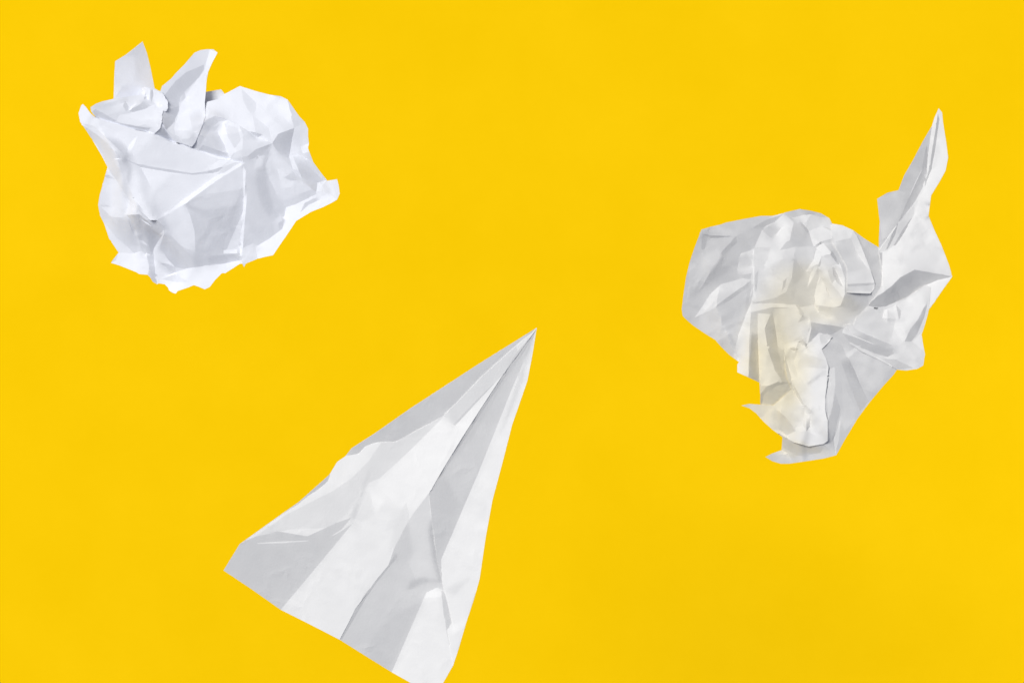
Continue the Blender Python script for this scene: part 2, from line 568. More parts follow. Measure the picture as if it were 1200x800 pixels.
def build_paper(name, label, category, origin_px, mat, alb, layers, group=None, seed=1, h=2.5):
    rng = np.random.RandomState(seed)
    origin = world_pt(origin_px[0], origin_px[1], 0)
    root = bpy.data.objects.new(name, None); COL.objects.link(root)
    root.empty_display_size = 0.02
    root.location = origin
    root['label'] = label; root['category'] = category
    if group: root['group'] = group
    done = []
    for L in layers:
        out = P(L['outline'])
        fac = [(f[0], P(f[1])) + tuple(f[2:]) for f in L['facets']]
        V, T, c, ek, polys = triangulate(out, fac, min(L.get('h', h), h if L.get('h', h) < 5 else 3.4), rng)
        tg = np.full(len(T), L['base'])
        # faint secondary facets from crumpling
        ns = max(8, int(len(T)/L.get('wr', 26)))
        sd = V[rng.randint(0, len(V), ns)]; sv = rng.normal(0, L.get('wamp', 0.012), ns)
        near = np.array([np.argmin((sd[:, 0]-q[0])**2 + (sd[:, 1]-q[1])**2) for q in c])
        fid = np.zeros(len(T), int)
        for i, (f, pl) in enumerate(zip(fac, polys[1:])):
            k = inside(c[:, 0], c[:, 1], pl)
            tg[k] = f[0]; fid[k] = i + 1
        sd2 = V[rng.randint(0, len(V), ns*3)]; sv2 = rng.normal(0, L.get('wamp', 0.012)*0.7, ns*3)
        stretch = L.get('stretch', (1.0, 0.35, 0.6))      # small wrinkles run mostly one way
        ca, sa = math.cos(stretch[2]), math.sin(stretch[2])
        def rot(A_): return np.stack([(A_[:, 0]*ca + A_[:, 1]*sa)*stretch[1], (-A_[:, 0]*sa + A_[:, 1]*ca)*stretch[0]], 1)
        r1, r2 = rot(c), rot(sd2)
        near2 = np.array([np.argmin((r2[:, 0]-q[0])**2 + (r2[:, 1]-q[1])**2) for q in r1])
        tg = tg + sv[near] + sv2[near2]
        if 'contrast' in L:
            m_, k_ = L['contrast']; tg = m_ + k_*(tg-m_)
        tune = np.array(TUNE.get((origin_px[0], L['name']), []))
        own = np.zeros(len(T), int)
        for i, R_ in enumerate(L.get('regions', [])):
            own[inside(c[:, 0], c[:, 1], polys[R_[2]])] = i + 1
        # folds are rounded a little: shade runs over between neighbouring facets of one flap
        soft_mix = L.get('mix', 0.4)
        sm = tg.copy()
        for i in range(len(c)):
            dd = (c[:, 0]-c[i, 0])**2 + (c[:, 1]-c[i, 1])**2
            k = (dd < 100) & (own == own[i])
            w_ = np.exp(-dd[k]/32.0)
            sm[i] = (w_*tg[k]).sum()/w_.sum()
        tg = tg*(1-soft_mix) + sm*soft_mix
        V, T, ek, src, pairs, walls, edge_v = split_by_owner(V, T, own, ek, L.get('joins', []))
        target = np.array([lin(min(t, 0.985)) for t in tg])
        if len(tune): target = target*tune[fid]/100.0
        dm = outline_dist(V, polys[0])
        R = dm.max()
        u = np.clip(dm/R, 0, 1)
        z0 = L.get('z', 0) + L.get('dome', 0)*np.sqrt(np.clip(1-(1-u)**2, 0, 1))
        if 'slope' in L:
            sx, sy, cx, cy = L['slope']
            z0 = z0 + sx*(V[:, 0]-cx) + sy*(V[:, 1]-cy)
        fl = None
        if done and L.get('over', True):
            fl = sample_floor(V, done) + L.get('gap', 2.0)
            z0 = np.maximum(z0, fl)
        wx = np.zeros(len(V))
        for line, dz in L.get('attach', []):       # where the flap is joined to, or rests on, the sheet below
            pts = P(line)
            ad = np.full(len(V), 1e9)
            for a, b in zip(pts, pts[1:]):
                ad = np.minimum(ad, seg_dist(V[:, 0], V[:, 1], a, b))
            k = (ad < 2.5) & (fl > -900)
            z0[k] = fl[k] - L.get('gap', 2.0) + dz
            wx[k] = L.get('hold', 0.012)
        z, err = solve_sheet(V, T, target, ek, z0, fl, alb, L.get("soft", 0.05), L.get("crease", 0.004), L.get("prior", 0.0012), wextra=wx if fl is not None else None, pairs=pairs, gaps=L.get('gaps', (1.2, 5.0)))
        if fl is not None:
            z = np.maximum(z, fl - L.get('gap', 2.0)*0.7)
        STATS.append((name, L['name'], len(V), round(err, 4), round(float(z.min()), 1), round(float(z.max()), 1)))
        done.append((V, T, z))
        for i in range(len(L.get('regions', [])) + 1):
            sel = own == i
            if not sel.any(): continue
            nm, lb = (L['name'], L.get('label')) if i == 0 else L['regions'][i-1][:2]
            o = make_sheet(nm, V, T, z, ek, mat, root, origin, L.get('closed') if i == 0 else None, rng, polys[0],
                           sel=sel if L.get('regions') else None, src=src, edge_v=edge_v,
                           walls=[w for w in walls if w[0] == i])
            if lb: o['label'] = lb
    return root

BALL = [
 dict(name='paper_corner', base=.86, z=2, dome=0, wamp=.008, h=3.5, slope=(0.1, 0.25, 158, 110),
  label='standing pointed corner with a thin greyish tip',
  outline="133,122 134,90 135,72 148,64 167,49 172,62 176,78 181,103 184,118 170,130 140,130",
  facets=[(.82,"158,66 165,66 171,100 172,122 157,122"),
          (.80,"147,66 167,49 172,62 176,78 181,103 176,118 170,98 165,66 157,65"),
          (.77,"133,118 143,102 150,97 158,101 159,122 140,126")]),
 dict(name='paper_edge', base=.80, z=-12, dome=0, wamp=.005, h=4,
  label='grey slip of paper edge showing behind',
  outline="238,110 241,108 259,105 263,110 275,125 258,135 240,132", facets=[]),
 dict(name='crumpled_sheet', base=.87, z=0, dome=38, closed=58, h=3.4, wamp=.006, mix=.22, contrast=(.90, 1.12), last=[
   (.95,"165,256 180,266 183,269 168,260"),
   (.88,"163,281 168,282 173,288 167,285"),
   (.82,"120,205 127,205 134,210 126,209"),
   (.80,"147,118 150,126 148,131 144,124"),
   (.88,"318,262 330,250 332,264 322,272",1),
   (.79,"326,262 332,257 332,268 327,267"),
   (.90,"300,185 310,182 306,196 298,198",1),
],
  outline="240,120 257,116 264,110 281,101 300,107 315,111 329,113 337,117 344,127 351,137 357,143 361,151 361,160 362,168 361,174 364,182 367,190 372,197 378,205 383,211 383,212 395,210 397,218 398,227 395,234 388,238 378,243 365,248 355,254 347,259 341,268 335,277 328,287 320,299 310,301 300,304 290,308 288,309 286,313 284,309 281,309 272,315 264,320 260,320 252,328 246,336 240,339 233,336 227,334 220,337 208,341 206,344 202,343 198,340 197,337 193,333 186,332 184,333 179,330 176,325 173,322 163,321 160,319 150,315 140,311 130,308 132,305 139,296 133,287 128,280 122,262 117,252 115,240 117,228 120,218 124,203 126,196 120,184 110,167 101,153 94,143 92,133 95,124 97,122 101,126 106,133 112,138 107,131 106,126 112,122 120,119 133,116 150,113 160,112 164,111 166,104 170,102 178,102 185,106 188,107 190,101 195,97 201,92 206,86 216,76 228,62 235,59 242,58 250,58 255,62 249,73 244,84 242,95 241,110",
  facets=[
   (.91,"124,195 135,210 150,238 166,251 148,252 135,246 118,242 117,228 120,216"),
   (.85,"117,250 115,240 125,240 140,247 148,252 158,262 165,290 155,297 140,278 128,262"),
   (.93,"118,243 135,243 147,250 143,255 130,254"),
   (.92,"120,258 128,268 137,279 148,288 157,297 139,296 130,282"),
   (.80,"138,256 150,258 166,291 150,287"),
   (.72,"148,252 163,251 176,262 190,276 185,283 181,290 178,300 166,292 155,272"),
   (.78,"155,272 166,292 178,300 174,285 163,268"),
   (.68,"163,251 173,259 178,268 187,275 180,280 168,266"),
   (.76,"176,258 188,258 193,268 188,275 178,268"),
   (.95,"130,308 139,296 155,296 166,294 172,300 175,312 173,322 163,321 150,315"),
   (.87,"130,308 139,297 136,305"),
   (.80,"172,300 180,297 181,312 184,333 179,330 175,322 174,312"),
   (.74,"176,318 181,318 185,332 179,330"),
   (.82,"194,271 222,297 245,297 280,297 284,300 281,305 262,309 222,314 212,300"),
   (.77,"243,300 275,298 280,304 262,309 246,309"),
   (.92,"193,270 186,282 180,292 182,315 184,333 197,320 203,322 206,315 190,303 184,292"),
   (.78,"193,272 187,289 196,303 205,313 216,315 222,314 212,298 200,281"),
   (.80,"187,308 196,309 205,313 206,319 200,321 195,313"),
   (.97,"186,332 188,325 200,322 208,318 222,314 240,311 262,309 281,305 286,310 281,309 272,315 264,320 252,328 246,336 240,339 227,334 220,337 206,344 198,340 193,333"),
   (.91,"190,327 205,321 220,330 207,331"),
   (.91,"184,258 215,240 222,250 228,270 229,295 215,290 202,277 193,266"),
   (.80,"215,240 230,232 280,215 286,225 284,260 281,291 262,297 229,297 228,270 222,250"),
   (.89,"240,228 252,213 283,194 287,202 286,216 282,222"),
   (.85,"222,240 240,228 282,222 278,240 240,246",1),
   (.89,"284,250 281,296 264,296 273,275"),
   (.97,"262,293 278,292 278,297 262,297"),
   (.84,"288,200 290,180 300,178 319,168 330,185 350,210 370,225 362,232 345,240 335,243 332,262 331,268 315,280 300,289 290,292 284,303 284,270 287,235"),
   (.98,"285,195 289,199 289,235 286,270 284,300 281,300 282,270 285,235"),
   (.79,"300,184 316,176 312,200 316,230 322,247 315,253 305,240 300,215",1),
   (.89,"319,168 325,178 345,200 365,222 350,228 335,235 325,230 316,210 311,195"),
   (.93,"325,198 348,212 340,220 330,220"),
   (.84,"333,208 343,201 352,211 341,212"),
   (.78,"318,169 300,175 290,183 292,188 310,180"),
   (.74,"318,169 303,173 308,177"),
   (.82,"322,245 333,243 332,262 328,262 322,253"),
   (.98,"334,243 345,240 362,232 385,220 390,230 388,238 378,243 365,248 355,254 347,259 341,268 328,287 320,299 300,304 288,309 283,306 287,293 300,290 315,281 331,268 333,255"),
   (.92,"283,308 284,291 297,285 300,293 302,303 290,308"),
   (.84,"357,238 383,225 375,234 362,240 352,249"),
   (.87,"339,183 350,180 361,172 364,182 372,197 383,211 388,222 371,225 352,212 343,198"),
   (.81,"348,190 362,195 380,212 370,224 355,211 350,200"),
   (.96,"338,182 343,183 350,200 344,197"),
   (.98,"352,172 362,167 362,178 355,180"),
   (.90,"345,150 357,143 361,151 362,168 352,172 350,182 339,183 342,165"),
   (.86,"337,117 344,127 357,143 345,150 342,140 338,130"),
   (.75,"321,165 326,157 345,149 342,163 338,186 328,180 319,168"),
   (.96,"264,110 281,101 300,107 315,111 337,117 342,140 345,149 326,157 320,167 300,160 285,150 270,141 255,137 248,139 241,136 240,120 257,116"),
   (.91,"283,104 300,120 300,130 296,135 290,128 285,118"),
   (.92,"296,135 315,150 318,165 300,158"),
   (.93,"318,140 330,135 344,149 335,152"),
   (.985,"328,116 337,117 342,135 341,146 325,137"),
   (.79,"241,141 252,136 264,139 256,143 247,150 236,168 229,175 225,170 232,155"),
   (.77,"285,152 308,158 299,163 291,159"),
   (.96,"253,152 262,142 268,141 280,147 285,158 284,175 273,180 269,187 263,170"),
   (.91,"263,145 279,150 282,165 275,174 267,160"),
   (.84,"229,175 253,152 263,170 268,187 250,184"),
   (.77,"238,170 267,180 268,187 250,186 231,177"),
   (.90,"285,152 300,163 319,168 300,175 289,184 272,187 275,179 284,174"),
   (.84,"250,203 262,196 274,187 289,184 288,200 283,193 277,193 262,200"),
   (.74,"140,160 175,128 195,115 210,120 207,145 204,166 215,172 225,172 226,176 200,168"),
   (.66,"172,158 190,150 203,144 201,152 204,167 190,164"),
  ]),
 dict(name='side_tab', base=.94, z=6, dome=0, wamp=.006, h=4, label='small square tab sticking out at the side',
  outline="372,214 383,212 395,210 397,218 398,227 395,234 388,238 380,238 370,232",
  facets=[(.97,"383,228 388,228 395,234 388,238 378,240 372,232"),(.91,"383,212 389,226 384,228 376,220")]),
 dict(name='paper_ear', base=.89, z=20, dome=6, wamp=.01, h=3.4, gap=3, slope=(0.0,0.12,215,110), label='long folded ear with a dark hollow down its middle',
  outline="188,107 190,101 195,97 201,92 206,86 216,76 228,62 235,59 242,58 250,58 255,62 249,73 244,84 242,95 241,110 240,122 241,136 236,150 229,167 224,172 212,168 203,165 192,150 186,125",
  facets=[
   (.97,"246,58 255,62 245,82 242,88 240,80"),
   (.78,"194,110 205,96 218,85 239,76 239,82 234,90 226,98 216,108 211,115 210,130 205,140 195,150 188,130"),
   (.72,"188,130 210,125 205,143 195,152 188,140"),
   (.95,"243,88 241,110 240,122 241,136 233,150 222,162 214,165 206,157 204,150 208,138 210,128 216,112 228,98 240,83"),
   (.83,"211,118 217,108 218,114 213,120"),
   (.92,"222,135 234,128 238,140 226,155"),
   (.86,"204,165 203,152 212,163 222,162 230,155 234,158 226,178 212,175")]),
 dict(name='rolled_edge', base=.89, z=26, dome=8, wamp=.01, h=3.0, gap=4, label='tightly rolled and knotted edge of the sheet',
  outline="106,126 112,122 120,119 133,116 150,113 160,112 164,111 166,104 170,102 178,102 185,106 190,108 196,118 197,127 194,131 191,130 190,140 188,150 181,157 165,153 150,150 135,145 120,141 111,136",
  facets=[
   (.91,"106,126 120,119 133,117 150,113 160,113 150,128 146,131 135,133"),
   (.86,"108,127 120,122 150,115 150,119 125,126"),
   (.93,"160,112 165,104 170,110 166,118 155,127 151,126"),
   (.74,"168,107 171,107 172,115 169,117"),
   (.98,"171,103 176,104 175,118 172,118"),
   (.79,"176,108 179,104 180,112 177,120"),
   (.95,"180,103 190,110 197,120 196,129 189,129 180,120"),
   (.78,"151,130 160,125 168,119 177,124 170,128 155,132"),
   (.94,"155,132 170,128 177,126 187,132 190,140 180,150 170,146 160,148 135,143 140,135"),
   (.79,"108,132 112,128 125,135 138,143 160,147 176,150 172,158 182,164 160,162 135,154 112,143"),
   (.75,"140,146 160,148 176,151 170,158 150,155"),
   (.93,"172,158 180,149 190,140 188,150 180,160")]),
 dict(name='triangular_flap', base=.94, label='broad smooth triangular flap folded over the front',
  outline="97,122 101,126 106,133 112,138 135,146 158,152 180,158 202,166 225,174 256,186 269,187 275,190 283,190 287,191 283,194 262,206 215,240 200,250 184,259 176,257 165,248 150,233 140,217 128,199 120,184 110,167 101,153 94,143 92,133 95,124",
  facets=[
   (.93,"97,145 112,138 158,152 202,166 225,174 269,187 262,195 250,200 225,203 175,195 145,186 120,163"),
   (.96,"92,133 95,124 97,122 106,133 112,138 108,147 96,146"),
   (.82,"96,147 101,149 120,163 142,185 130,187 118,178 108,163"),
   (.90,"97,146 110,148 142,178 143,186 120,163"),
   (.84,"118,178 130,187 143,187 147,205 156,232 166,250 150,233 128,199"),
   (.985,"161,160 157,170 151,180 147,178 154,166"),
   (.80,"145,186 160,192 175,195 200,199 225,202 245,201 258,196 262,196 256,201 250,204 225,205 200,202 165,196"),
   (.91,"180,160 215,172 248,199 222,200 175,193 160,182",1),
   (.97,"240,199 256,188 269,187 260,195 248,200"),
   (.95,"143,187 165,197 180,225 172,252 155,230 147,205"),
   (.92,"180,225 200,204 250,205 200,246 178,254"),
   (.98,"176,257 200,245 250,208 283,191 283,194 262,206 215,240 184,259"),
   (.90,"262,196 276,191 283,190 262,203 254,205"),
  ]),
]
WAD = [
 dict(name='crumpled_sheet', base=.80, z=0, dome=34, closed=56, h=3.5, wamp=.013, mix=.26, gaps=(.8, 2.2), contrast=(.86, 1.08), last=[
   (.96,"882,292 885,292 884,330 886,352 883,352 881,330"),
   (.80,"885,322 889,316 887,338 885,345"),
   (.76,"918,330 922,325 920,336 916,342"),
   (.72,"936,260 940,261 949,271 946,273"),
   (.80,"914,293 921,284 932,277 922,291"),
   (.97,"957,290 963,288 961,305 956,318 953,306"),
   (.88,"965,300 975,310 968,320 960,315"),
   (.98,"966,322 975,333 985,345 976,354 968,340"),
   (.84,"974,312 980,325 976,332 970,318"),
   (.70,"974,309 979,320 984,331 976,322"),
   (.80,"955,357 976,359 972,366 958,364"),
   (.79,"938,360 943,366 940,372 935,366"),
   (.74,"938,398 941,397 947,407 944,409"),
   (.85,"945,449 966,434 967,437 947,452",1),
   (.85,"925,418 936,408 930,424"),
   (.90,"990,416 1003,406 1009,404 1004,411 994,419"),
   (.83,"918,524 926,529 934,532 925,535"),
   (.84,"864,302 876,298 884,300 880,312 870,314",1),
   (.80,"893,270 905,262 915,268 905,280",1),
   (.87,"905,320 918,312 926,318 915,330",1),
   (.84,"1010,440 1022,428 1030,440 1018,455",1),
   (.86,"825,300 840,290 846,300 832,318",1),
   (.76,"808,340 822,330 815,352 805,358",1),
   (.80,"845,372 862,360 860,376 846,384",1)],
  outline="822,269 832,266 845,263 850,261 870,257 892,253 905,253 910,252 920,249 937,245 950,247 962,250 972,256 975,262 987,264 1000,270 1012,279 1020,284 1030,290 1030,280 1031,260 1028,233 1040,226 1053,223 1060,205 1070,188 1082,165 1092,148 1095,138 1100,127 1104,132 1105,143 1109,168 1111,185 1108,200 1101,213 1091,229 1088,253 1095,270 1103,287 1112,310 1116,324 1105,339 1089,362 1084,380 1080,392 1082,405 1084,415 1082,428 1075,432 1062,434 1051,433 1047,439 1035,452 1020,470 1005,490 990,515 980,533 965,537 945,540 925,543 915,543 905,540 897,535 905,531 916,527 917,512 905,503 895,494 886,484 878,478 869,475 878,473 891,474 891,465 890,448 875,441 864,436 864,427 866,424 855,416 845,406 838,398 825,390 812,381 805,375 800,370 799,362 801,345 804,325 808,308 814,290 819,277",
  facets=[
   (.79,"822,277 860,278 895,262 890,300 870,330 830,360 812,381 799,362 804,325 814,290"),
   (.83,"845,263 850,261 870,257 892,253 905,253 895,262 880,268 862,277 840,276 832,266"),
   (.72,"832,266 830,275 826,292 822,292 821,278"),
   (.68,"820,273 833,276 855,276 855,278 833,279"),
   (.83,"833,279 860,279 850,295 838,315 815,345 805,350 808,310 825,292"),
   (.71,"862,276 864,284 855,292 848,303 846,312 836,325 824,338 817,344 833,318 846,295"),
   (.80,"864,284 868,297 856,311 846,312 849,303"),
   (.75,"843,312 856,311 852,320 832,332 825,338 836,325"),
   (.69,"868,297 862,303 855,311 858,308 866,299"),
   (.89,"868,298 884,292 882,320 870,322 864,315"),
   (.90,"845,333 870,326 880,328 860,345 835,362 814,372 825,356 832,345"),
   (.75,"814,372 833,363 850,350 878,330 876,337 855,352"),
   (.83,"820,370 835,364 855,352 878,335 874,370 868,385 862,400 858,412 838,398 818,382"),
   (.84,"818,381 850,388 858,398 840,400 825,390"),
   (.78,"841,401 857,390 862,405 862,420 855,416 845,406"),
   (.94,"878,360 882,350 882,375 880,400 878,432 877,441 864,436 864,427 866,424 862,405 868,385 874,368"),
   (.92,"905,254 918,250 930,260 926,280 921,292 912,310 890,320 878,350 882,330 884,290 892,272"),
   (.74,"880,269 897,258 915,252 921,249 908,260 892,267"),
   (.88,"884,290 903,290 897,312 888,330 881,350 880,325"),
   (.81,"920,249 937,245 950,247 962,250 972,256 960,254 945,251 930,255 922,252"),
   (.94,"930,255 950,251 943,264 928,257"),
   (.88,"950,251 972,256 975,268 962,265 948,271 943,264"),
   (.80,"930,262 938,262 947,272 951,282 954,289 945,290 932,289 921,292 927,275"),
   (.93,"947,272 962,265 973,270 977,279 962,283 954,289 951,282"),
   (.60,"954,289 963,283 963,286 955,290"),
   (.85,"933,290 954,290 953,305 944,318 936,310 932,300"),
   (.88,"890,318 912,310 921,292 932,290 928,325 920,345 905,350 885,354 880,352"),
   (.94,"912,295 905,293 900,303 895,312 908,308 918,303"),
   (.75,"930,302 934,310 943,318 935,330 932,337 930,357 905,357 918,349 928,340"),
   (.80,"932,337 944,318 957,310 958,330 952,357 930,357"),
   (.95,"944,319 954,303 958,309 950,318"),
   (.90,"950,320 958,308 958,315 945,340"),
   (.78,"888,355 905,349 920,343 930,330 930,357 905,357"),
   (.91,"880,356 905,355 932,357 934,360 905,360 880,366"),
   (.80,"879,366 888,367 888,390 889,447 878,441 878,400"),
   (.68,"881,390 888,392 889,447 878,441"),
   (.90,"888,366 903,368 896,385 900,410 907,430 905,445 892,452 890,440 888,400"),
   (.72,"905,364 908,380 912,410 917,432 925,440 928,448 915,456 906,430 899,405 896,385"),
   (.87,"907,362 934,360 940,370 935,378 945,374 948,385 945,400 932,402 917,410 911,405 908,380"),
   (.90,"893,452 905,428 917,447 905,452"),
   (.70,"891,462 898,453 912,447 928,447 922,458 910,470 905,476 891,478"),
   (.77,"895,462 910,452 925,449 918,462 905,474 893,474"),
   (.74,"915,508 930,516 948,521 968,518 962,530 940,534 925,532 916,527"),
   (.84,"897,535 905,531 916,527 925,532 940,534 962,530 980,526 980,533 945,540 925,543 915,543 905,540"),
   (.80,"972,400 985,395 1005,405 1040,425 1052,433 1020,470 990,515 980,533 965,520 972,480 972,440"),
   (.84,"985,402 1010,410 1045,430 1025,460 1010,455 1000,430"),
   (.71,"985,422 997,425 1012,458 1018,470 1008,482 995,450"),
   (.84,"987,448 1003,478 1002,492 990,505 985,495 987,478"),
   (.70,"979,460 985,480 980,500 976,518 970,516 970,495 975,480"),
   (.89,"987,478 982,500 977,515 979,531 983,515 985,495"),
   (.88,"972,432 978,430 979,450 975,478 970,492 969,450"),
   (.87,"938,360 955,357 975,360 985,370 990,384 975,381 965,380 950,377 943,372"),
   (.72,"950,379 975,381 988,384 975,392 962,391 952,397 945,405 947,392"),
   (.98,"944,374 950,377 951,384 947,402 944,404 948,386"),
   (.94,"957,290 965,285 975,297 985,310 990,325 990,345 985,358 970,362 955,357 955,340 960,325 958,308"),
   (.86,"962,300 975,296 984,308 972,312 962,308"),
   (.66,"975,294 985,308 982,310 973,298"),
   (.76,"977,312 983,325 988,337 980,330 976,320"),
   (.80,"985,308 992,312 992,352 989,352 989,325"),
   (.91,"955,340 962,325 972,345 968,360 955,357"),
   (.76,"1000,273 1012,279 1028,289 1032,310 1035,337 1024,334 1015,305"),
   (.80,"1000,270 1028,289 1030,302 1018,297"),
   (.75,"985,358 992,343 1017,344 1018,356 1010,362 998,366"),
   (.85,"975,360 990,360 1005,370 992,385 986,384 982,370"),
  ]),
 dict(name='square_flap', base=.88, z=30, dome=4, wamp=.008, h=3.5, gap=2.5, label='squarish flap folded down with a straight lower edge',
  outline="975,262 987,264 1000,270 1005,278 1010,290 1018,310 1025,331 1025,338 1020,344 992,343 993,333 993,315 990,308 983,296 976,284 974,272",
  facets=[
   (.92,"975,262 987,264 1000,270 997,279 978,283 974,272"),
   (.84,"978,283 997,279 1004,296 1018,317 993,318 990,308 983,296"),
   (.89,"994,318 1018,317 1025,331 993,333"),
   (.75,"993,332 1025,331 1025,334 993,336"),
   (.84,"993,336 1025,334 1022,341 993,341"),
   (.96,"992,341 1022,341 1020,344 992,343")]),
 dict(name='centre_column', base=.90, z=38, dome=9, wamp=.012, h=3.2, gap=3, label='thick bright fold running down the middle to a pointed wing',
  outline="919,404 935,398 945,403 952,396 960,390 970,391 975,395 970,402 963,409 968,420 971,430 970,450 967,466 967,480 970,495 969,515 966,519 948,523 930,518 920,512 905,503 895,494 886,484 878,478 869,475 878,473 891,474 907,475 918,465 928,456 922,440 919,420",
  facets=[
   (.84,"869,475 878,473 907,475 898,486 892,489 886,484"),
   (.87,"892,489 907,475 912,490 920,505 905,503 895,494"),
   (.80,"907,477 925,492 932,505 922,510 912,502"),
   (.89,"909,475 928,456 944,472 941,498 932,503 920,488"),
   (.92,"919,404 935,401 930,420 935,440 942,462 943,474 935,465 928,450 920,420"),
   (.78,"918,406 922,425 930,450 943,474 940,474 928,456 922,440"),
   (.98,"924,406 939,399 945,409 930,411"),
   (.94,"946,405 960,392 964,398 963,409 968,422 969,440 966,465 967,480 969,500 966,515 945,505 945,475 938,450 935,425"),
   (.88,"935,425 940,413 968,422 970,432 940,430"),
   (.99,"944,475 950,480 949,500 945,506 942,490"),
   (.84,"960,392 970,391 974,395 968,402 962,403"),
   (.91,"920,509 945,505 966,516 948,523 930,518"),
   (.95,"930,501 942,497 944,503 936,508")]),
 dict(name='pointed_horn', base=.93, z=24, dome=5, wamp=.006, h=3.2, gap=3, label='tall pointed horn of folded layers rising at the corner',
  outline="1100,127 1104,132 1105,143 1109,168 1111,185 1108,200 1101,213 1091,229 1088,253 1095,270 1103,287 1112,310 1116,324 1105,339 1095,354 1088,364 1060,375 1030,372 1017,358 1028,345 1034,335 1035,320 1032,305 1030,294 1030,280 1031,260 1028,233 1040,226 1053,223 1060,205 1070,188 1082,165 1092,148 1095,138",
  facets=[
   (.79,"1028,233 1040,226 1053,223 1060,205 1082,165 1092,148 1093,160 1087,185 1072,215 1052,262 1030,292"),
   (.83,"1029,234 1052,224 1062,226 1055,252 1034,282"),
   (.69,"1086,168 1080,200 1066,230 1052,262 1058,255 1075,217 1089,195"),
   (.74,"1087,196 1084,215 1073,235 1062,250 1058,255 1070,226"),
   (.96,"1092,149 1096,138 1098,150 1094,175 1089,198 1084,212 1082,222 1079,224 1086,205 1088,185"),
   (.70,"1099,133 1101,140 1099,152 1096,175 1091,200 1083,221 1081,223 1089,197 1093,172 1097,148"),
   (.87,"1058,255 1072,240 1071,252 1060,270 1050,285 1040,294 1030,293"),
   (.68,"1053,260 1049,275 1041,291 1038,293 1045,275"),
   (.70,"1072,250 1060,272 1050,287 1047,288 1058,269"),
   (.95,"1103,133 1109,168 1111,185 1108,200 1091,229 1088,253 1082,255 1050,288 1060,272 1073,250 1076,235 1084,219 1092,198 1097,175 1101,150"),
   (.93,"1036,295 1045,293 1060,283 1088,254 1103,287 1115,322 1100,321 1072,316 1055,325 1045,335 1036,342"),
   (.70,"1018,358 1028,347 1036,342 1045,335 1055,325 1072,317 1100,321 1116,324 1097,329 1085,334 1060,350 1040,358 1030,362"),
   (.67,"1036,343 1050,338 1056,350 1040,357 1034,352"),
   (.69,"1030,294 1034,296 1034,318 1031,304"),
   (.97,"1034,296 1037,296 1036,340 1033,340"),
   (.97,"1116,324 1105,339 1090,363 1088,350 1087,334 1099,328")]),
 dict(name='curved_wing', base=.89, z=40, dome=8, wamp=.01, h=3.4, gap=3, label='rounded wing of paper curling out at the lower side',
  outline="1018,358 1030,360 1040,357 1055,352 1072,343 1085,334 1090,336 1090,345 1089,362 1084,380 1080,392 1082,405 1084,415 1082,428 1075,432 1062,434 1051,433 1035,424 1010,412 995,402 987,390 990,379 1000,381 1004,370",
  facets=[
   (.94,"1040,362 1060,352 1085,336 1089,345 1076,374 1067,385 1060,400 1045,397 1050,372"),
   (.87,"1003,370 1020,362 1040,359 1045,385 1040,400 1015,392 1000,382"),
   (.985,"1047,360 1050,357 1053,372 1049,369"),
   (.79,"1051,356 1056,364 1055,373 1053,374"),
   (.98,"1036,363 1039,362 1040,378 1034,373"),
   (.73,"1088,352 1083,372 1075,391 1068,400 1060,401 1066,386 1076,374"),
   (.92,"1079,390 1082,405 1084,415 1074,415 1070,400"),
   (.88,"1068,401 1060,403 1048,405 1050,416 1075,430 1083,420 1082,410"),
   (.94,"988,380 1000,384 1015,392 1045,404 1048,409 1040,410 1010,397 989,388"),
   (.74,"988,390 1005,396 1020,402 1045,410 1048,414 1040,418 1025,414 1005,405 995,400"),
   (.80,"1035,420 1050,421 1070,431 1051,433"),
   (.96,"992,380 996,378 1004,386 990,386")]),
]
